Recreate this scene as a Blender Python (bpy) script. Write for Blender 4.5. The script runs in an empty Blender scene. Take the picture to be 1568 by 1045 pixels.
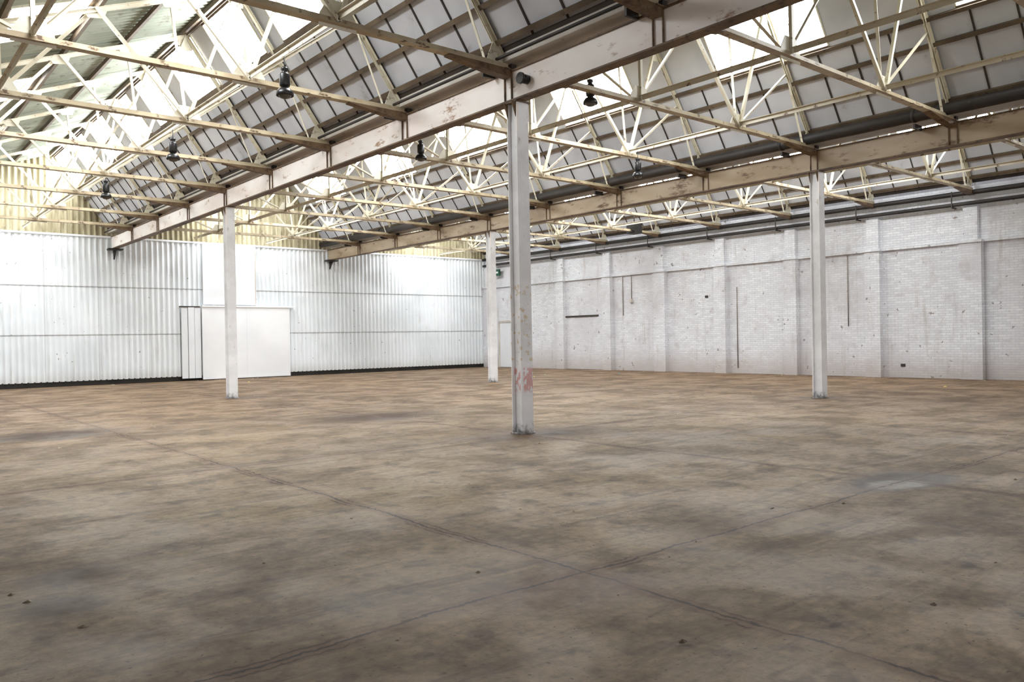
import bpy, math, random
from mathutils import Vector, Matrix
random.seed(4)
sc=bpy.context.scene
sc.view_settings.view_transform='Standard'
sc.view_settings.look='None'
sc.view_settings.exposure=0.0
# ---------------------------------------------------------------- grid of the building
X0,X1,X2,X3=-0.90,8.168,17.237,26.307
XL=-9.97
BX=9.069
Y1=9.632; BY=11.970; T=BY/4
YW=Y1+2*BY
YB=Y1-6*T
ZB=5.184; ZBT=5.66; ZCH=5.69; ZE=5.95; ZR=8.60
# ================================================================ materials
def newmat(name):
    m=bpy.data.materials.new(name); m.use_nodes=True
    nt=m.node_tree; nt.nodes.clear()
    out=nt.nodes.new('ShaderNodeOutputMaterial')
    b=nt.nodes.new('ShaderNodeBsdfPrincipled')
    nt.links.new(b.outputs[0],out.inputs[0])
    return m,nt,b
def S(v):  # srgb 0-255 -> linear
    return tuple(((c/255)/12.92 if c/255<=.04045 else ((c/255+.055)/1.055)**2.4) for c in v)+(1,)
def N(nt,t,**k):
    n=nt.nodes.new(t)
    for a,b in k.items(): setattr(n,a,b)
    return n
def L(nt,a,b): nt.links.new(a,b)
def noise(nt,vec,scale,detail=4,rough=.6,dist=0):
    n=N(nt,'ShaderNodeTexNoise'); n.inputs['Scale'].default_value=scale
    n.inputs['Detail'].default_value=detail; n.inputs['Roughness'].default_value=rough
    n.inputs['Distortion'].default_value=dist
    L(nt,vec,n.inputs['Vector']); return n.outputs['Fac']
def mrange(nt,v,a,b,c=0.,d=1.,smooth=True):
    n=N(nt,'ShaderNodeMapRange'); n.interpolation_type='SMOOTHSTEP' if smooth else 'LINEAR'
    L(nt,v,n.inputs[0])
    for i,x in enumerate((a,b,c,d)): n.inputs[i+1].default_value=x
    return n.outputs[0]
def mth(nt,op,a,b=None,c=None):
    n=N(nt,'ShaderNodeMath',operation=op)
    for i,x in enumerate((a,b,c)):
        if x is None: continue
        if isinstance(x,(int,float)): n.inputs[i].default_value=x
        else: L(nt,x,n.inputs[i])
    return n.outputs[0]
def mix(nt,f,a,b,mode='MIX'):
    n=N(nt,'ShaderNodeMix',data_type='RGBA',blend_type=mode)
    if isinstance(f,(int,float)): n.inputs[0].default_value=f
    else: L(nt,f,n.inputs[0])
    for i,x in ((6,a),(7,b)):
        if isinstance(x,tuple): n.inputs[i].default_value=x
        else: L(nt,x,n.inputs[i])
    return n.outputs[2]
def objc(nt):
    return N(nt,'ShaderNodeTexCoord').outputs['Object']
def scalevec(nt,v,s):
    n=N(nt,'ShaderNodeMapping'); L(nt,v,n.inputs[0]); n.inputs['Scale'].default_value=s
    return n.outputs[0]
def bump(nt,b,h,st,dist=.02):
    n=N(nt,'ShaderNodeBump'); n.inputs['Strength'].default_value=st; n.inputs['Distance'].default_value=dist
    L(nt,h,n.inputs['Height']); L(nt,n.outputs[0],b.inputs['Normal'])
def paint(name,a,bcol,rust=None,rth=(.62,.72),sc_=1.5,rsc=6.,rough=.6,stretch=(1,1,1),bmp=.15,metal=0):
    m,nt,b=newmat(name); v=scalevec(nt,objc(nt),stretch)
    c=mix(nt,mrange(nt,noise(nt,v,sc_,3),.35,.65),S(a),S(bcol))
    if rust:
        f=mrange(nt,noise(nt,v,rsc,5,.7),rth[0],rth[1])
        c=mix(nt,f,c,S(rust))
    L(nt,c,b.inputs['Base Color']); b.inputs['Roughness'].default_value=rough
    b.inputs['Metallic'].default_value=metal
    if bmp>.1: bump(nt,b,noise(nt,v,40,2),bmp,.01)
    return m
M={}
M['truss']=paint('cream_steel_paint',(234,229,212),(208,198,174),(124,98,72),(.58,.68),.8,5,.5,bmp=0)
M['chord']=paint('shaded_tan_steel_paint',(206,194,166),(168,150,122),(96,72,50),(.54,.66),.9,5,.5,bmp=0)  # truss paint darkened: shade under the bottom chords put into the colour
M['beam']=paint('pink_cream_beam_paint',(250,245,242),(238,226,220),(168,132,106),(.57,.70),.9,3.5,.5,(1,.6,1.5))
M['beam2']=paint('brown_cream_beam',(190,172,148),(158,138,112),(104,78,54),(.54,.68),.7,3.5,.5,(1,.5,1.5))  # one valley beam toned browner than the others
M['flange']=paint('rusty_flange_paint',(124,100,74),(92,72,54),(58,42,30),(.5,.7),1.2,6,.6)
M['panel']=paint('white_roof_board',(216,218,224),(192,194,202),(156,152,150),(.6,.8),.5,2,.7,(1,1,1),.05)
M['batten']=paint('dark_batten',(46,40,36),(66,56,48),None,rough=.7,bmp=0)
M['purlin']=paint('brown_purlin',(110,95,76),(82,68,54),(60,44,34),(.55,.7),1,5,.6,bmp=0)
M['sheet']=paint('grey_green_corrugated_sheet',(168,174,160),(136,142,128),(100,94,80),(.54,.72),.6,2.5,.6,(1,1,1),.05)
M['gable']=paint('cream_gable_sheet',(186,178,150),(152,142,112),(100,88,66),(.53,.70),.5,2.,.6,(3,1,.6),.05)
M['gutter']=paint('gutter_grey',(214,208,200),(186,178,168),(120,98,80),(.6,.75),.6,4,.6,bmp=0)
M['conduit']=paint('weathered_conduit',(150,140,132),(118,106,98),None,rough=.6,bmp=0)
M['dark']=paint('dark_pipe_paint',(56,50,48),(36,33,32),(86,62,44),(.6,.7),1,4,.55,bmp=0)
M['lampdark']=paint('lamp_enamel_dark',(34,32,32),(24,24,24),None,rough=.35,bmp=0)
M['white']=paint('white_paint',(238,240,244),(226,228,232),(186,180,172),(.66,.8),.7,3,.5,(1,1,.5),.06)
M['doorw']=paint('white_door_paint',(240,241,243),(232,233,236),(204,198,192),(.7,.85),.5,3,.45,(1,1,1),.03)
M['black']=paint('shadow_black',(26,24,22),(40,36,32),None,rough=.8,bmp=0)  # painted shadow for the gap at the wall foot; also backs the cladding
M['sign']=paint('exit_sign_green',(20,70,50),(24,80,58),None,rough=.5,bmp=0)
M['signw']=paint('sign_white',(220,230,225),(210,220,215),None,rough=.5,bmp=0)
M['lampglass']=paint('lamp_reflector_grey',(120,118,112),(90,88,84),None,rough=.25,bmp=0)
M['chip']=paint('debris_chips',(150,136,116),(96,78,60),(210,204,190),(.55,.6),3,9,.8,bmp=0)
M['litter']=paint('coloured_litter',(210,170,70),(60,140,140),None,sc_=.6,rough=.6,bmp=0)
def glow(name,col,st):
    m=bpy.data.materials.new(name); m.use_nodes=True; nt=m.node_tree; nt.nodes.clear()
    o=N(nt,'ShaderNodeOutputMaterial'); e=N(nt,'ShaderNodeEmission')
    e.inputs[0].default_value=col; e.inputs[1].default_value=st; L(nt,e.outputs[0],o.inputs[0]); return m
M['glass']=glow('daylit_frosted_glazing',(.95,.98,1.0,1),29)
M['fill_glow']=glow('rear_fill_glow',(.98,.98,1.0,1),7)  # glow added behind the camera to light columns and trusses
def corr_wall():
    m,nt,b=newmat('white_corrugated_cladding'); v=objc(nt)
    c=mix(nt,mrange(nt,noise(nt,v,.35,3),.35,.65),S((238,242,246)),S((222,227,231)))
    st=noise(nt,scalevec(nt,v,(6,1,.35)),1.4,5,.7)
    c=mix(nt,mrange(nt,st,.54,.76,0,.55),c,S((182,178,170)))
    sep=N(nt,'ShaderNodeSeparateXYZ'); L(nt,v,sep.inputs[0])
    low=mrange(nt,mth(nt,'ADD',sep.outputs[2],mth(nt,'MULTIPLY',st,.6)),.2,.95,.45,0)
    c=mix(nt,low,c,S((160,148,132)))
    for z in (1.90,3.72):
        q=mth(nt,'ABSOLUTE',mth(nt,'SUBTRACT',sep.outputs[2],z))
        c=mix(nt,mrange(nt,q,.01,.035,.5,0),c,S((110,102,92)))
    q=mth(nt,'ABSOLUTE',mth(nt,'SUBTRACT',mth(nt,'MODULO',mth(nt,'ADD',sep.outputs[0],20.3),1.8),.9))
    c=mix(nt,mrange(nt,q,.01,.03,.3,0),c,S((110,104,96)))
    sp=mrange(nt,noise(nt,v,7,2),.72,.76,0,.7); c=mix(nt,sp,c,S((80,74,66)))
    L(nt,c,b.inputs['Base Color']); b.inputs['Roughness'].default_value=.42
    return m
M['corr']=corr_wall()
def brick():
    m,nt,b=newmat('painted_brick'); v=objc(nt)
    sep=N(nt,'ShaderNodeSeparateXYZ'); L(nt,v,sep.inputs[0])
    cb=N(nt,'ShaderNodeCombineXYZ'); L(nt,mth(nt,'ADD',sep.outputs[1],sep.outputs[0]),cb.inputs[0]); L(nt,sep.outputs[2],cb.inputs[1])
    br=N(nt,'ShaderNodeTexBrick'); L(nt,cb.outputs[0],br.inputs['Vector'])
    br.inputs['Scale'].default_value=1; br.inputs['Brick Width'].default_value=.225; br.inputs['Row Height'].default_value=.075
    br.inputs['Mortar Size'].default_value=.007; br.inputs['Mortar Smooth'].default_value=.5
    br.inputs['Color1'].default_value=S((238,240,244)); br.inputs['Color2'].default_value=S((222,223,229)); br.inputs['Mortar'].default_value=S((198,197,202))
    big=noise(nt,v,.4,5,.65)
    c=mix(nt,mrange(nt,big,.40,.66,0,.7),br.outputs['Color'],S((206,204,208)))
    c=mix(nt,mrange(nt,noise(nt,scalevec(nt,v,(1,2.2,.3)),1.1,5,.7),.54,.76,0,.6),c,S((176,166,160)))
    med=noise(nt,v,1.6,5,.7)
    c=mix(nt,mrange(nt,med,.54,.70,0,.45),c,S((188,182,184)))
    low=mrange(nt,mth(nt,'ADD',sep.outputs[2],mth(nt,'MULTIPLY',med,1.4)),.7,1.8,.65,0)
    c=mix(nt,low,c,S((176,163,156)))
    c=mix(nt,mrange(nt,noise(nt,v,5,2),.69,.73,0,.7),c,S((116,98,88)))
    L(nt,c,b.inputs['Base Color']); b.inputs['Roughness'].default_value=.75
    h=mth(nt,'ADD',mth(nt,'MULTIPLY',br.outputs['Fac'],-.6),noise(nt,v,12,3))
    bump(nt,b,h,.5,.012); return m
M['brick']=brick()
def column_mat():
    m,nt,b=newmat('chipped_white_column_paint'); v=objc(nt)
    sep=N(nt,'ShaderNodeSeparateXYZ'); L(nt,v,sep.inputs[0])
    c=mix(nt,mrange(nt,noise(nt,v,1.4,4),.35,.65),S((242,242,244)),S((224,223,224)))
    ch=mrange(nt,noise(nt,scalevec(nt,v,(1,1,.5)),7,6,.75),.60,.68)
    c=mix(nt,mth(nt,'MULTIPLY',ch,.55),c,S((170,150,120)))
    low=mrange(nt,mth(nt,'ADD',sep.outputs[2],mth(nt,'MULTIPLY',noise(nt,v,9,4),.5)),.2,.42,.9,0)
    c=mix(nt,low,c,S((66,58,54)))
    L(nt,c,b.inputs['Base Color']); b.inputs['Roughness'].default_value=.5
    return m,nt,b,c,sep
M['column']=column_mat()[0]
m,nt,b,c,sep=column_mat(); m.name='chipped_white_column_red_marks'
v=objc(nt)
zz=sep.outputs[2]
band=mth(nt,'MULTIPLY',mrange(nt,zz,.62,.72),mrange(nt,zz,1.0,1.06,1,0))
band=mth(nt,'MULTIPLY',band,mrange(nt,sep.outputs[0],-.09,-.06))
rm=mth(nt,'MULTIPLY',band,mrange(nt,noise(nt,scalevec(nt,v,(2,2,1.2)),7,4,.6),.45,.52))
c=mix(nt,mth(nt,'MULTIPLY',rm,.6),c,S((204,96,84)))
yb=mth(nt,'MULTIPLY',mrange(nt,zz,1.05,1.15),mrange(nt,zz,2.3,2.45,1,0))
c=mix(nt,mth(nt,'MULTIPLY',yb,mrange(nt,noise(nt,v,10,4),.55,.62,0,.5)),c,S((196,160,80)))
L(nt,c,b.inputs['Base Color']); M['columnred']=m
def floor_mat():
    m,nt,b=newmat('dusty_concrete_floor'); v=objc(nt)
    sep=N(nt,'ShaderNodeSeparateXYZ'); L(nt,v,sep.inputs[0]); x,y=sep.outputs[0],sep.outputs[1]
    n1=noise(nt,v,.22,5,.6,.6); n2=noise(nt,v,.9,5,.65,.4); n3=noise(nt,v,3.0,4,.6); n4=noise(nt,v,11,5,.75)
    n5=noise(nt,v,.45,5,.6,1.0)
    c=mix(nt,mrange(nt,n1,.36,.64),S((146,124,96)),S((118,100,78)))
    c=mix(nt,mrange(nt,n2,.42,.66,0,.75),c,S((100,85,67)))
    c=mix(nt,mrange(nt,n5,.50,.68,0,.6),c,S((140,119,84)))
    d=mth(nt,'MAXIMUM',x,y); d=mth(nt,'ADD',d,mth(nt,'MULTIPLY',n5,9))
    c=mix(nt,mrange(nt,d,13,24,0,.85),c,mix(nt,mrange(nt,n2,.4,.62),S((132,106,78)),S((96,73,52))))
    s1=noise(nt,scalevec(nt,v,(.25,2.2,1)),1.3,5,.7,.8); c=mix(nt,mrange(nt,s1,.5,.66,0,.6),c,S((86,68,50)))
    mp=N(nt,'ShaderNodeMapping'); L(nt,v,mp.inputs[0]); mp.inputs['Rotation'].default_value=(0,0,.7); mp.inputs['Scale'].default_value=(.3,2.6,1)
    s2=noise(nt,mp.outputs[0],1.2,5,.7,.5); c=mix(nt,mrange(nt,s2,.54,.72,0,.5),c,S((160,140,112)))
    mp=N(nt,'ShaderNodeMapping'); L(nt,v,mp.inputs[0]); mp.inputs['Rotation'].default_value=(0,0,-.5); mp.inputs['Scale'].default_value=(1.0,9,1)
    s3=noise(nt,mp.outputs[0],1.6,4,.7,.3); c=mix(nt,mrange(nt,s3,.55,.72,0,.4),c,S((80,65,49)))
    c=mix(nt,mrange(nt,n3,.52,.64,0,.5),c,S((80,65,49)))
    for (cx,cy,r0,r1) in ((9.3,17.5,.7,2.4),(15.5,14.5,1,2.6)):
        dx=mth(nt,'SUBTRACT',x,cx); dy=mth(nt,'SUBTRACT',y,cy)
        r=mth(nt,'SQRT',mth(nt,'ADD',mth(nt,'MULTIPLY',dx,dx),mth(nt,'MULTIPLY',dy,dy)))
        rr=mth(nt,'ADD',r,mth(nt,'MULTIPLY',n2,.5))
        w=mth(nt,'SINE',mth(nt,'MULTIPLY',rr,22))
        f=mth(nt,'MULTIPLY',mrange(nt,w,.2,.9),mth(nt,'MULTIPLY',mrange(nt,r,r0,r0+.3),mrange(nt,r,r1-.5,r1,1,0)))
        c=mix(nt,mth(nt,'MULTIPLY',f,.35),c,S((70,52,38)))
    wob=mth(nt,'ADD',mth(nt,'MULTIPLY',mth(nt,'SUBTRACT',n2,.5),.2),mth(nt,'MULTIPLY',mth(nt,'SUBTRACT',n4,.5),.08))
    gate=mrange(nt,n3,.36,.54,.35,1)
    jt=None; hl=None
    for ax,off,per in ((x,X1-BX/2-.02,BX/2),(y,Y1-BY/2,BY/2)):
        q=mth(nt,'ADD',mth(nt,'SUBTRACT',ax,off),wob)
        q=mth(nt,'ADD',q,per/2+per*20)
        q=mth(nt,'ABSOLUTE',mth(nt,'SUBTRACT',mth(nt,'MODULO',q,per),per/2))
        q2=mth(nt,'ABSOLUTE',mth(nt,'SUBTRACT',q,.055))       # second ragged edge of the filled joint
        h_=mrange(nt,q,.03,.12,1,0)
        line=mth(nt,'MULTIPLY',mrange(nt,q,.006,.018,1,0),gate)
        l2=mth(nt,'MULTIPLY',mrange(nt,q2,.004,.014,1,0),mrange(nt,n2,.5,.62,0,.8))
        jj=mth(nt,'MAXIMUM',line,l2)
        jt=jj if jt is None else mth(nt,'MAXIMUM',jt,jj)
        hl=h_ if hl is None else mth(nt,'MAXIMUM',hl,h_)
    pert=mth(nt,'MULTIPLY',mth(nt,'SUBTRACT',mth(nt,'ADD',mth(nt,'MULTIPLY',n3,.5),mth(nt,'MULTIPLY',n2,.5)),.5),2.4)
    def stain(c,cx,cy,rx,ry,col,a):
        dx=mth(nt,'DIVIDE',mth(nt,'SUBTRACT',x,cx),rx); dy=mth(nt,'DIVIDE',mth(nt,'SUBTRACT',y,cy),ry)
        r=mth(nt,'SQRT',mth(nt,'ADD',mth(nt,'MULTIPLY',dx,dx),mth(nt,'MULTIPLY',dy,dy)))
        r=mth(nt,'ADD',r,pert)
        return mix(nt,mrange(nt,r,.35,1.0,a,0),c,S(col))
    c=stain(c,8.6,9.3,.6,.55,(44,36,30),.85)
    c=stain(c,8.3,9.5,1.6,1.4,(74,54,38),.65)
    c=stain(c,8.0,13.9,1.8,1.1,(64,42,27),.85)
    c=stain(c,2.7,15.4,1.4,1.1,(54,36,24),.85)
    c=stain(c,8.16,3.7,1.1,.6,(52,42,33),.85)
    c=stain(c,7.9,3.6,.4,.25,(160,154,144),.55)
    c=stain(c,1.15,5.9,.4,.4,(62,42,28),.75)
    c=stain(c,.95,5.2,.3,.3,(52,36,24),.75)
    c=stain(c,3.3,3.5,.7,.5,(88,60,40),.5)
    c=stain(c,8.64,21.6,.8,.8,(64,50,40),.6); c=stain(c,17.2,9.6,.8,.8,(68,54,44),.6)
    c=mix(nt,mrange(nt,n3,.66,.72,0,.7),c,S((62,46,33)))
    c=mix(nt,mrange(nt,noise(nt,v,26,2,.5),.66,.72,0,.7),c,S((62,47,34)))
    hs=N(nt,'ShaderNodeMix',data_type='RGBA',blend_type='MULTIPLY'); hs.inputs[0].default_value=.9
    L(nt,c,hs.inputs[6]); g=N(nt,'ShaderNodeCombineColor'); f=mrange(nt,n4,.3,.7,.58,1.28,False)
    for i in range(3): L(nt,f,g.inputs[i])
    L(nt,g.outputs[0],hs.inputs[7]); c=hs.outputs[2]
    c=mix(nt,mth(nt,'MULTIPLY',hl,.4),c,S((96,66,46)))
    c=mix(nt,mth(nt,'MULTIPLY',jt,.9),c,S((40,26,16)))
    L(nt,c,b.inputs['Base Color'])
    L(nt,mrange(nt,n2,.35,.65,.52,.72),b.inputs['Roughness'])
    b.inputs['Specular IOR Level'].default_value=.25
    bump(nt,b,n4,.3,.01); return m
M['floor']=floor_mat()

# ================================================================ mesh builder
class MB:
    def __init__(s): s.v=[];s.f=[];s.m=[];s.mats=[];s.sm=[]
    def mi(s,k):
        if k not in s.mats: s.mats.append(k)
        return s.mats.index(k)
    def face(s,pts,k,smooth=False):
        n=len(s.v); s.v+= [tuple(p) for p in pts]; s.f.append(tuple(range(n,n+len(pts)))); s.m.append(s.mi(k)); s.sm.append(smooth)
    def hexa(s,p,k):
        n=len(s.v); s.v+=[tuple(q) for q in p]; i=s.mi(k)
        for f in ((0,3,2,1),(4,5,6,7),(0,1,5,4),(1,2,6,5),(2,3,7,6),(3,0,4,7)):
            s.f.append(tuple(n+a for a in f)); s.m.append(i); s.sm.append(False)
    def box(s,a,b,k):
        x0,y0,z0=a;x1,y1,z1=b
        s.hexa([(x0,y0,z0),(x1,y0,z0),(x1,y1,z0),(x0,y1,z0),(x0,y0,z1),(x1,y0,z1),(x1,y1,z1),(x0,y1,z1)],k)
    def bar(s,p,q,w,h,k,up=(0,1,0),ow=0,oh=0):
        p=Vector(p);q=Vector(q);d=(q-p).normalized();u=Vector(up);u=(u-d*u.dot(d)).normalized();n=d.cross(u)
        c=[]
        for e in (p,q):
            for a,b in ((-1,-1),(1,-1),(1,1),(-1,1)):
                c.append(e+u*(a*w/2+ow)+n*(b*h/2+oh))
        s.hexa(c,k)
    def tube(s,p,q,r,k,seg=14,r2=None):
        p=Vector(p);q=Vector(q);d=(q-p).normalized();u=d.orthogonal().normalized();n=d.cross(u);r2=r if r2 is None else r2
        b=len(s.v)
        for e,rr in((p,r),(q,r2)):
            for i in range(seg):
                a=2*math.pi*i/seg; s.v.append(tuple(e+u*math.cos(a)*rr+n*math.sin(a)*rr))
        i_=s.mi(k)
        for i in range(seg):
            j=(i+1)%seg; s.f.append((b+i,b+j,b+seg+j,b+seg+i)); s.m.append(i_); s.sm.append(True)
        s.f.append(tuple(b+i for i in range(seg))[::-1]); s.m.append(i_); s.sm.append(False)
        s.f.append(tuple(b+seg+i for i in range(seg))); s.m.append(i_); s.sm.append(False)
    def lathe(s,c,prof,k,seg=24):
        b=len(s.v); i_=s.mi(k)
        for r,z in prof:
            for i in range(seg):
                a=2*math.pi*i/seg; s.v.append((c[0]+r*math.cos(a),c[1]+r*math.sin(a),c[2]+z))
        for t in range(len(prof)-1):
            for i in range(seg):
                j=(i+1)%seg; s.f.append((b+t*seg+i,b+t*seg+j,b+(t+1)*seg+j,b+(t+1)*seg+i)); s.m.append(i_); s.sm.append(True)
    def obj(s,name,loc=(0,0,0)):
        me=bpy.data.meshes.new(name); me.from_pydata(s.v,[],s.f)
        for k in s.mats: me.materials.append(M[k])
        for i,p in enumerate(me.polygons): p.material_index=s.m[i]; p.use_smooth=s.sm[i]
        me.update()
        o=bpy.data.objects.new(name,me); o.location=loc; sc.collection.objects.link(o); return o
def inst(o,loc):
    n=bpy.data.objects.new(o.name.split('.')[0],o.data); n.location=loc; sc.collection.objects.link(n); return n

# ================================================================ floor
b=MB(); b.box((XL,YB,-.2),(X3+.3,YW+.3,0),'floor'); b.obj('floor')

# ================================================================ corrugated end wall
PITCH=.2
def corr_tier(b,z0,z1,yo0,yo1,k,x0,x1,amp=.036,topf=None):
    n=int((x1-x0)/PITCH*8); base=len(b.v); i_=b.mi(k)
    for i in range(n+1):
        x=x0+(x1-x0)*i/n; ph=(x/PITCH)*2*math.pi
        c=max(-1,min(1,1.5*math.sin(ph))); y=c*amp
        zt=z1 if topf is None else topf(x)
        b.v.append((x,YW-.08+y-yo0,z0)); b.v.append((x,YW-.08+y-yo1,zt))
    for i in range(n):
        a=base+2*i; b.f.append((a,a+2,a+3,a+1)); b.m.append(i_); b.sm.append(True)
def rooftop(x):
    u=(x-XL)%BX
    if u<.25 or u>BX-.17: return ZE
    if u<7.05: return ZE+(ZR-ZE)*(u-.25)/(7.05-.25)
    return ZR-(ZR-ZE)*(u-7.05)/(BX-.17-7.05)
b=MB()
corr_tier(b,.18,1.93,.012,.0,'corr',XL,X3)
corr_tier(b,1.90,3.75,.010,.0,'corr',XL,X3)
corr_tier(b,3.72,5.66,.010,.0,'corr',XL,X3)
corr_tier(b,5.62,None,.014,.0,'gable',XL,X3,topf=rooftop)
b.box((XL,YW,.0),(X3,YW+.12,5.9),'black')
b.obj('wall_north')
b=MB(); b.box((XL,YW-.06,0),(X3,YW,.2),'black'); b.obj('shadow_gap_strip')  # black strip painting in the shadow gap under the cladding
b=MB()
b.box((XL,YW-.145,5.60),(X3-.3,YW-.130,5.67),'white')
b.obj('trim_2')
b=MB()
b.box((11.42,YW-.26,.03),(15.2,YW-.18,3.0),'doorw')
for x in (11.42,13.28,15.14): b.box((x,YW-.268,.03),(x+.06,YW-.26,3.0),'doorw')
b.box((11.42,YW-.30,3.0),(15.4,YW-.15,3.07),'doorw')
b.box((11.42,YW-.27,.03),(15.2,YW-.26,.12),'doorw')
b.obj('door_1')
b=MB()
for i,x in enumerate((10.62,10.88,11.14)): b.box((x,YW-.2-.02*(i%2),.1),(x+.24,YW-.14,2.98),'white')
b.box((10.55,YW-.22,2.98),(11.36,YW-.14,3.03),'batten')
b.obj('wall_sheet_patch')
b=MB(); b.box((11.5,YW-.18,3.1),(13.7,YW-.145,5.58),'white'); b.box((13.70,YW-.185,3.1),(13.74,YW-.145,5.58),'gutter'); b.obj('blanking_panel')

# ================================================================ brick side wall
b=MB()
b.box((X3,YB,0),(X3+.3,YW+.12,ZE),'brick')
b.obj('wall_east')
b=MB()
for k in range(-6,9):
    y=Y1+T*k+.05
    if k==8: y=YW-.35
    if k==-6: y=YB+.35
    wd=.5 if k%4 else .62
    b.box((X3-.22,y-wd/2,0),(X3,y+wd/2,4.12),'brick')
    b.box((X3-.26,y-wd/2-.03,4.12),(X3,y+wd/2+.03,4.2),'brick')
    b.box((X3-.16,y-.2,4.2),(X3,y+.2,5.2),'brick')
b.box((X3-.09,YB,4.13),(X3,YW-.2,4.22),'brick')
for y,z in ((6.5,.35),(8.2,4.55),(7.4,.35),(11.8,.4),(19.4,3.0),(22.0,3.2)):
    b.box((X3-.02,y-.07,z-.045),(X3,y+.07,z+.045),'dark')
b.obj('trim_4')
b=MB()
b.box((X3-.03,25.0,0.01),(X3-.001,27.5,2.42),'brick'); b.box((X3-.07,25.3,2.42),(X3-.001,27.55,2.49),'batten')
b.box((X3-.05,24.95,0.01),(X3-.001,25.0,2.42),'brick'); b.box((X3-.05,27.5,0.01),(X3-.001,27.55,2.42),'brick')
b.obj('door_2')
b=MB(); b.box((X3-.05,31.2,.02),(X3-.001,32.3,2.3),'white')
for a,c_ in ((31.1,31.2),(32.3,32.4)): b.box((X3-.08,a,0.01),(X3-.001,c_,2.4),'gutter')
b.box((X3-.08,31.2,2.3),(X3-.001,32.3,2.4),'gutter'); b.obj('door_3')
b=MB(); b.box((X3-.28,32.0,4.72),(X3-.2,32.5,5.05),'sign'); b.box((X3-.285,32.1,4.84),(X3-.279,32.4,4.93),'signw')
b.box((X3-.2,32.2,4.86),(X3,32.25,4.9),'dark'); b.obj('exit_sign')
b=MB()
for z,r in ((5.62,.075),(5.30,.06)):
    b.tube((X3-.24,YB+.02,z),(X3-.24,YW-.2,z),r,'dark')
for k in range(-6,8):
    y=Y1+T*k+.5; b.box((X3-.3,y-.02,5.2),(X3,y+.02,5.24),'dark'); b.box((X3-.33,y-.015,5.2),(X3-.31,y+.015,5.7),'dark')
b.obj('wall_pipes')
b=MB()
for y,z0,z1 in ((23.8,2.4,4.1),(23.3,3.1,4.1),(18.0,.2,3.3),(13.6,1.7,4.1)):
    b.tube((X3-.022,y,z0),(X3-.022,y,z1),.016,'conduit',8)
b.box((X3-.12,24.6,2.35),(X3-.002,24.9,2.62),'gutter'); b.box((X3-.1,23.23,2.95),(X3-.002,23.38,3.1),'gutter')
b.obj('electrical_conduit')

# side & rear walls (behind the viewpoint)
b=MB(); b.box((XL-.3,YB-.3,0),(XL,YW+.12,ZE),'brick'); b.obj('wall_west')
b=MB(); b.box((XL-.3,YB-.3,0),(X3+.3,YB,ZE),'brick')
for i in range(4):
    xb=XL+BX*i; b.hexa([(xb,YB-.3,ZE),(xb+BX,YB-.3,ZE),(xb+BX,YB,ZE),(xb,YB,ZE),(xb+7,YB-.3,ZR),(xb+7.1,YB-.3,ZR),(xb+7.1,YB,ZR),(xb+7,YB,ZR)],'brick')
b.obj('wall_south')

# ================================================================ columns
def column(mat,hgt=ZB):
    b=MB(); w=.235; t=.018
    b.box((-w/2,-w/2,0.02),(w/2,-w/2+t,hgt-.02),mat)
    b.box((-w/2,w/2-t,0.02),(w/2,w/2,hgt-.02),mat)
    b.box((-.008-.05,-w/2+t,0.02),(.008-.05,w/2-t,hgt-.02),mat)
    b.box((-w/2-.02,-w/2-.02,0),(w/2+.02,w/2+.02,.02),mat)
    b.box((-w/2-.03,-w/2-.03,hgt-.02),(w/2+.03,w/2+.03,hgt),'flange')
    b.box((-w/2-.012,-w/2-.012,hgt-.5),(-w/2+.03,-w/2,hgt-.05),'beam')
    for yy in (-w/2+t,w/2-t-.012):
        b.hexa([(-.2,yy,hgt-.02),(-w/2,yy,hgt-.25),(-w/2,yy+.012,hgt-.25),(-.2,yy+.012,hgt-.02),(-.21,yy,hgt-.019),(-w/2,yy,hgt-.019),(-w/2,yy+.012,hgt-.019),(-.21,yy+.012,hgt-.019)],'flange')
    return b
CX,CY=X1+.055,Y1-.045
column('columnred').obj('steel_column',(CX,CY,0))
c0=column('column').obj('steel_column',(X1,Y1+BY,0))
inst(c0,(X2-.02,Y1+BY,0)); inst(c0,(X2+.02,Y1,0)); inst(c0,(X0,Y1,0)); inst(c0,(X0,Y1+BY,0))

# ================================================================ valley beams
def beam(mat):
    b=MB(); w=.2
    y0,y1=YB+.02,YW-.15
    b.box((-w/2,y0,ZB),(w/2,y1,ZB+.025),'flange'); b.box((-w/2,y0,ZBT-.025),(w/2,y1,ZBT),'flange')
    b.box((-.07,y0,ZB+.025),(.07,y1,ZBT-.025),mat)
    for k in range(-6,9):
        y=Y1+T*k
        if y>y1-.1: continue
        if y<y0+.1: continue
        for s in (-1,1):
            x=s*w/2
            b.box((min(x,s*.05),y-.09,ZB+.02),(max(x,s*.05),y-.075,ZBT-.02),'flange')
            b.box((min(x,s*.05),y+.075,ZB+.02),(max(x,s*.05),y+.09,ZBT-.02),'flange')
        b.box((-.22,y-.10,ZBT),(.22,y+.10,ZBT+.02),'flange')
    return b
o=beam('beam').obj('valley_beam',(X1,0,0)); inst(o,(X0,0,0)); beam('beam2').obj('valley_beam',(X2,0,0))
b=MB()
b.box((-.25,YW-.5,ZB-.06),(.25,YW-.14,ZB),'dark'); b.hexa([(-.02,YW-.16,ZB-.4),(.02,YW-.16,ZB-.4),(.02,YW-.14,ZB-.4),(-.02,YW-.14,ZB-.4),(-.02,YW-.48,ZB-.06),(.02,YW-.48,ZB-.06),(.02,YW-.14,ZB-.06),(-.02,YW-.14,ZB-.06)],'dark')
o=b.obj('wall_bracket',(X1,0,0)); inst(o,(X2,0,0))

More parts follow.
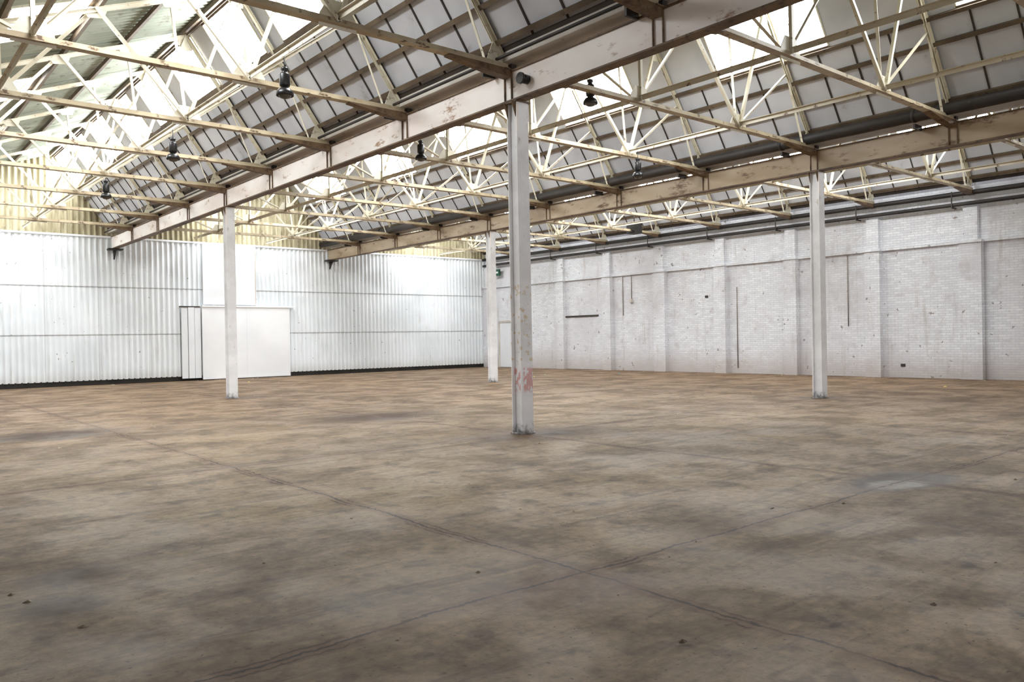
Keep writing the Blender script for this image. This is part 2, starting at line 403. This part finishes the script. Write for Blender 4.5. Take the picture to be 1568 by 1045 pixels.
# ================================================================ trusses
def truss():
    b=MB(); zc=ZCH
    def P(u,z): return (u,0,z)
    def shal(u): return ZE-.12+(ZR-ZE)*(u-.25)/(6.8)
    e0=.10; e1=BX-.10
    b.bar(P(e0,zc),P(e1,zc),.15,.014,'chord',ow=0)
    b.bar((e0,-.02,zc+.045),(e1,-.02,zc+.045),.012,.08,'chord'); b.bar((e0,.02,zc+.045),(e1,.02,zc+.045),.012,.08,'chord')
    rid=(7.05,ZR-.12); A=(3.02,zc+.05); B=(6.05,zc+.05)
    for p,q in (((.22,shal(.22)),rid),(rid,(BX-.2,ZE-.06))):
        b.bar(P(*p),P(*q),.12,.014,'truss',oh=0)
        b.bar((p[0],-.018,p[1]-.04),(q[0],-.018,q[1]-.04),.012,.07,'truss'); b.bar((p[0],.018,p[1]-.04),(q[0],.018,q[1]-.04),.012,.07,'truss')
    def sth(u):
        return rid[1]+(ZE-.06-rid[1])*(u-7.05)/(BX-.2-7.05)
    webs=[(A,(1.55,shal(1.55))),(A,(3.0,shal(3.0))),(A,(4.5,shal(4.5))),(B,(4.5,shal(4.5))),(B,(5.8,shal(5.8))),(B,rid),(B,(7.95,sth(7.95)))]
    for i,(p,q) in enumerate(webs):
        s=-.03 if i%2 else .03
        b.bar((p[0],s,p[1]),(q[0],s,q[1]),.055,.008,'truss',oh=.028)
        b.bar((p[0],s,p[1]),(q[0],s,q[1]),.008,.055,'truss',ow=.024 if s>0 else -.024)
    b.bar((7.95,.02,sth(7.95)),(8.55,.02,zc+.05),.05,.008,'truss')
    b.bar((1.55,.02,shal(1.55)),(.9,.02,zc+.05),.05,.008,'truss')
    def plate(pts):
        n=len(pts); base=len(b.v); i_=b.mi('truss')
        for y in (-.007,.007):
            for (x,z) in pts: b.v.append((x,y,z))
        b.f.append(tuple(base+i for i in range(n))); b.f.append(tuple(base+n+i for i in range(n))[::-1]); b.m+= [i_,i_]; b.sm+=[False,False]
        for i in range(n):
            j=(i+1)%n; b.f.append((base+i,base+n+i,base+n+j,base+j)); b.m.append(i_); b.sm.append(False)
    for u in (3.02,6.05):
        plate([(u-.28,zc-.05),(u+.28,zc-.05),(u+.26,zc+.12),(u+.14,zc+.32),(u-.14,zc+.32),(u-.26,zc+.12)])
    for u in (1.55,3.0,4.5,5.8):
        z=shal(u); plate([(u-.2,z-.1),(u-.13,z-.2),(u+.13,z-.16),(u+.2,z+.04),(u-.1,z-.0)])
    plate([(rid[0]-.3,rid[1]-.16),(rid[0]-.05,rid[1]-.36),(rid[0]+.12,rid[1]-.34),(rid[0]+.14,rid[1]-.16),(rid[0],rid[1])])
    plate([(.1,zc-.04),(.75,zc-.04),(.75,zc+.1),(.5,shal(.5)),(.1,shal(.2))])
    plate([(BX-.1,zc-.04),(BX-.5,zc-.04),(BX-.5,zc+.10),(BX-.36,sth(BX-.36)),(BX-.2,sth(BX-.2))])
    for s,x0 in ((1,.10),(-1,BX-.10)):
        xs=[x0,x0+s*.35,x0+s*1.15]; zb=[zc-.14,zc-.12,zc-.025]
        for j in range(2):
            a,c_=(xs[j],xs[j+1]) if s>0 else (xs[j+1],xs[j]); za,zc_=(zb[j],zb[j+1]) if s>0 else (zb[j+1],zb[j])
            b.hexa([(a,-.08,za),(c_,-.08,zc_),(c_,.08,zc_),(a,.08,za),(a,-.08,zc-.01),(c_,-.08,zc-.01),(c_,.08,zc-.01),(a,.08,zc-.01)],'flange')
    return b
tr=None
for bx in (XL,X0,X1,X2):
    for k in range(-5,8):
        loc=(bx,Y1+T*k,0)
        if tr is None: tr=truss().obj('roof_truss',loc)
        else: inst(tr,loc)
def runner():
    b=MB()
    b.bar((0,YB+.03,ZCH+.14),(0,YW-.2,ZCH+.14),.09,.01,'truss',up=(1,0,0)); b.bar((0,YB+.03,ZCH+.10),(0,YW-.2,ZCH+.10),.01,.08,'truss',up=(1,0,0))
    return b
ro=None
for bx in (X0,X1,X2):
    for u in (3.02,6.05):
        if ro is None: ro=runner().obj('longitudinal_tie',(bx+u,0,0))
        else: inst(ro,(bx+u,0,0))
b=MB()
for bx in (X0,X1,X2):
    for i in (4,6):
        ya,yb_=Y1+T*(i-0),Y1+T*(i+1)
        b.bar((bx+6.05,ya,ZCH+.2),(bx+7.05,yb_,ZR-.35),.05,.01,'truss',up=(1,0,0))
        b.bar((bx+6.05,yb_,ZCH+.2),(bx+7.05,ya,ZR-.35),.05,.01,'truss',up=(1,0,0))
b.obj('wind_bracing')

# ================================================================ roof
NS=Vector((ZR-ZE,0,BX-.17-7.05)).normalized()
NH=Vector((-(ZR-ZE),0,6.8)).normalized()
def steep(bx,u,y,n=0):
    x=bx+BX-.17-u*(BX-.17-7.05); z=ZE+u*(ZR-ZE); return Vector((x,y,z))-NS*n
def shal(bx,u,y,n=0):
    x=bx+.25+u*6.8; z=ZE+u*(ZR-ZE); return Vector((x,y,z))-NH*n
def slab(b,F,bx,u0,u1,y0,y1,n0,n1,k):
    b.hexa([F(bx,u0,y0,n0),F(bx,u1,y0,n0),F(bx,u1,y1,n0),F(bx,u0,y1,n0),F(bx,u0,y0,n1),F(bx,u1,y0,n1),F(bx,u1,y1,n1),F(bx,u0,y1,n1)],k)
def corr_roof(b,bx,u0,u1,y0,y1):
    if y1-y0<.02: return
    n=max(4,int((y1-y0)/.2*6)); base=len(b.v); i_=b.mi('sheet')
    for i in range(n+1):
        y=y0+(y1-y0)*i/n; a=math.sin(y/.2*2*math.pi)*.028
        b.v.append(tuple(shal(bx,u0,y,a))); b.v.append(tuple(shal(bx,u1,y,a)))
    for i in range(n):
        a=base+2*i; b.f.append((a,a+1,a+3,a+2)); b.m.append(i_); b.sm.append(True)
bays=[XL,X0,X1,X2]
wins=[]
b=MB(); ye0,ye1=YB,YW
for bi,bx in enumerate(bays):
    if bi==1: st=[(13.3+2.65*k,1.85) for k in (-1,0,1,2,3,4,5,6)]+[(31.6,1.85)]
    elif bi==0: st=[(8.6+5.2*k,2.7) for k in (1,3)]
    else: st=[(8.6+5.2*k,2.7) for k in range(-1,5)]
    U0,U1=.58,.96
    sh=[(15.4+5.2*k,2.0) for k in range(-1,4)] if bi else [(15.4,2.0)]
    H0,H1=.42,.62
    slab(b,steep,bx,0,U0,ye0,ye1,0,-.03,'panel'); slab(b,steep,bx,U1,1.0,ye0,ye1,0,-.03,'panel')
    corr_roof(b,bx,0,H0,ye0,ye1); corr_roof(b,bx,H1,1.0,ye0,ye1)
    def gaps(l):
        c=ye0; out=[]
        for s,w in l:
            out.append((c,s)); c=s+w
        out.append((c,ye1)); return out
    for a,c in gaps(st):
        if c>a: slab(b,steep,bx,U0,U1,a,c,0,-.03,'panel')
    for a,c in gaps(sh): corr_roof(b,bx,H0,H1,a,c)
    wins+=[(steep,bx,U0,U1,s,w) for s,w in st]+[(shal,bx,H0,H1,s,w) for s,w in sh]
# valley gutters between the slopes
y0,y1=YB+.02,YW-.16
for gx in (X0,X1,X2):
    b.box((gx-.17,y0,5.78),(gx+.25,y1,5.80),'gutter'); b.box((gx-.19,y0,5.78),(gx-.17,y1,ZE),'gutter'); b.box((gx+.25,y0,5.78),(gx+.27,y1,ZE),'gutter')
    for k in range(-5,8):
        y=Y1+T*k; b.box((gx-.05,y-.05,ZBT+.02),(gx+.05,y+.05,5.78),'batten')
b.obj('ceiling')
for i,(F,bx,u0,u1,s,w) in enumerate(wins):
    b=MB()
    b.face([F(bx,u0,s,-.02),F(bx,u1,s,-.02),F(bx,u1,s+w,-.02),F(bx,u0,s+w,-.02)],'glass')
    n=max(2,round(w/.65)); du=.02
    for j in range(n+1):
        y=s+w*j/n; e=.015 if j in (0,n) else .008; slab(b,F,bx,u0,u1,y-e,y+e,.02,-.015,'truss')
    slab(b,F,bx,u0-du*.5,u0+du*.5,s,s+w,.03,-.015,'purlin'); slab(b,F,bx,u1-du*.5,u1+du*.5,s,s+w,.03,-.015,'purlin')
    b.obj('fill_panel_%d'%(i+1))
nw=len(wins)
for j,x in enumerate((-6.5,1.2,5.2,10.5,14.3,19.6,23.4)):  # unseen glowing panels with bars, added on the rear wall as fill light
    b=MB(); w_=2.6; z0,z1=2.6,5.3
    b.box((x-w_/2,YB,z0),(x+w_/2,YB+.015,z1),'fill_glow')
    for q in range(5):
        xx=x-w_/2+w_*q/4; b.box((xx-.025,YB+.001,z0),(xx+.025,YB+.05,z1),'white')
    for q in range(4):
        zz_=z0+(z1-z0)*q/3; b.box((x-w_/2-.03,YB+.001,zz_-.025),(x+w_/2+.03,YB+.05,zz_+.025),'white')
    b.obj('fill_panel_%d'%(nw+1+j))
b=MB()
for bi,bx in enumerate(bays):
    for u in (.05,.225,.41,.565,.975): slab(b,steep,bx,u-.012,u+.012,YB+.02,YW-.15,.09,0.002,'purlin')
    for u in (.04,.2,.41,.63,.8,.98): slab(b,shal,bx,u-.006,u+.006,YB+.02,YW-.15,.11,.03,'purlin')
b.obj('roof_purlins')
b=MB()
for bi,bx in enumerate(bays[1:]):
    y=Y1-5*T
    while y<YW-.3:
        slab(b,steep,bx,0.0,.565,y-.016,y+.016,.02,0.001,'batten'); y+=T/4
    slab(b,steep,bx,-.01,.02,YB+.02,YW-.15,.03,.001,'batten')
b.obj('roof_board_battens')
b=MB()
for bx in bays: b.bar((bx+7.05,YB+.02,ZR-.04),(bx+7.05,YW-.1,ZR-.04),.16,.12,'batten',up=(1,0,0))
b.obj('trim_3')

# ================================================================ big pipe beside the far valley beam
b=MB(); b.tube((X2-.42,YB+.1,5.86),(X2-.42,YW-.2,5.86),.12,'dark',18)
for k in range(-5,8):
    y=Y1+T*k+.6; b.tube((X2-.42,y-.03,5.86),(X2-.42,y+.03,5.86),.135,'dark',18)
    b.box((X2-.44,y-.02,5.6),(X2-.12,y+.02,5.7),'dark')
b.obj('service_pipe')
b=MB(); b.tube((X1-.32,YB+.1,5.80),(X1-.32,YW-.2,5.80),.025,'dark',10)
for k in range(-5,8): b.box((X1-.34,Y1+T*k+.3,5.62),(X1-.1,Y1+T*k+.34,5.77),'dark')
b.obj('conduit_run')

# ================================================================ pendant lamps
def lamp(top):
    b=MB()
    b.tube((0,0,.12),(0,0,top),.008,'lampdark',6)
    b.lathe((0,0,0),[(0,.20),(.05,.20),(.055,.17),(.04,.15),(.04,.12),(.07,.11),(.078,.09),(.078,-.06),(.07,-.08),(.05,-.09),(.05,-.12)],'lampdark')
    b.lathe((0,0,0),[(.05,-.11),(.09,-.12),(.125,-.17),(.13,-.215),(.125,-.22),(.11,-.18),(.08,-.14),(.0,-.13)],'lampdark')
    b.lathe((0,0,0),[(.03,-.14),(.09,-.16),(.105,-.21),(.07,-.25),(0,-.27)],'lampglass',16)
    return b
zl=5.38
lo=None
for x,y in [(X0+6.05,y) for y in (11.3,16.5,21.7)]+[(X1+6.05-.05,y) for y in (12.3,)]:
    if lo is None: lo=lamp(ZCH+.055-zl).obj('pendant_lamp',(x,y,zl))
    else: inst(lo,(x,y,zl))
b=MB(); b.tube((10.1,YB+.02,6.16),(10.1,YW-.2,6.16),.02,'dark',8)
for k in range(-5,8): b.box((10.09,Y1+T*k-.01,6.16),(10.11,Y1+T*k+.01,6.5),'dark')
b.obj('lamp_rail')
l2=lamp(6.14-5.76).obj('pendant_lamp',(10.08,9.8,5.76))
for y in (3.95,15.1): inst(l2,(10.08,y,5.76))
b=MB(); b.tube((X1-.08,Y1-.45,5.42),(X1-.2,Y1-.45,5.42),.07,'lampdark',20); b.tube((X1-.2,Y1-.45,5.42),(X1-.24,Y1-.45,5.42),.085,'lampdark',20); b.obj('black_disc_junction')  # small black disc junction on the beam side
b=MB(); b.box((-.22,-.22,-.25),(.22,.22,.2),'dark')
for i in range(5): b.box((-.24,-.2,-.22+i*.085),(-.22,.2,-.18+i*.085),'lampdark')
b.tube((0,0,.2),(0,0,.5),.02,'dark',8); b.obj('unit_heater',(24.6,21.6,5.85))

# ================================================================ floor debris
b=MB()
def chip(x,y,s,k='chip'):
    a=random.random()*6.28; base=len(b.v); n=5; i_=b.mi(k)
    for j in range(n):
        t=a+j*6.283/n; r=s*random.uniform(.6,1.1); b.v.append((x+r*math.cos(t),y+r*math.sin(t)*.7,0.001))
    b.v.append((x,y,s*.45))
    for j in range(n): b.f.append((base+j,base+(j+1)%n,base+n)); b.m.append(i_); b.sm.append(False)
for i in range(420):
    x=random.uniform(0,X3-.5); y=random.uniform(.5,YW-.5); chip(x,y,random.choice((.012,.018,.03)))
for i in range(160):
    t=random.random()
    if t<.5: chip(random.uniform(4,X3-.4),YW-.35-abs(random.gauss(0,.4)),random.uniform(.02,.06))
    else: chip(X3-.3-abs(random.gauss(0,.5)),random.uniform(5,YW-.4),random.uniform(.02,.06))
for x,y in ((20.5,23.2),(21.8,24.0),(23.6,6.9),(22.5,9.0),(24,22),(12,30)): chip(x,y,.07,'litter')
b.obj('debris_scatter')

# ================================================================ world + camera
w=bpy.data.worlds.new('overcast'); sc.world=w; w.use_nodes=True
w.node_tree.nodes['Background'].inputs[0].default_value=(.9,.93,1,1); w.node_tree.nodes['Background'].inputs[1].default_value=1.0
cam=bpy.data.cameras.new('camera'); co=bpy.data.objects.new('camera',cam); sc.collection.objects.link(co); sc.camera=co
cam.sensor_width=36; cam.lens=1232.57/1568*36; cam.clip_start=.05; cam.clip_end=200
a=math.radians(39.945); pi=math.radians(-.2093); r=math.radians(1.0273)
F0=Vector((math.sin(a),math.cos(a),0)); R=Vector((math.cos(a),-math.sin(a),0)); U=Vector((0,0,1))
F=F0*math.cos(pi)+U*math.sin(pi); U2=U*math.cos(pi)-F0*math.sin(pi)
Rr=R*math.cos(r)-U2*math.sin(r); Ur=R*math.sin(r)+U2*math.cos(r)
mt=Matrix((Rr,Ur,-F)).transposed().to_4x4(); mt.translation=Vector((0,0,1.5)); co.matrix_world=mt
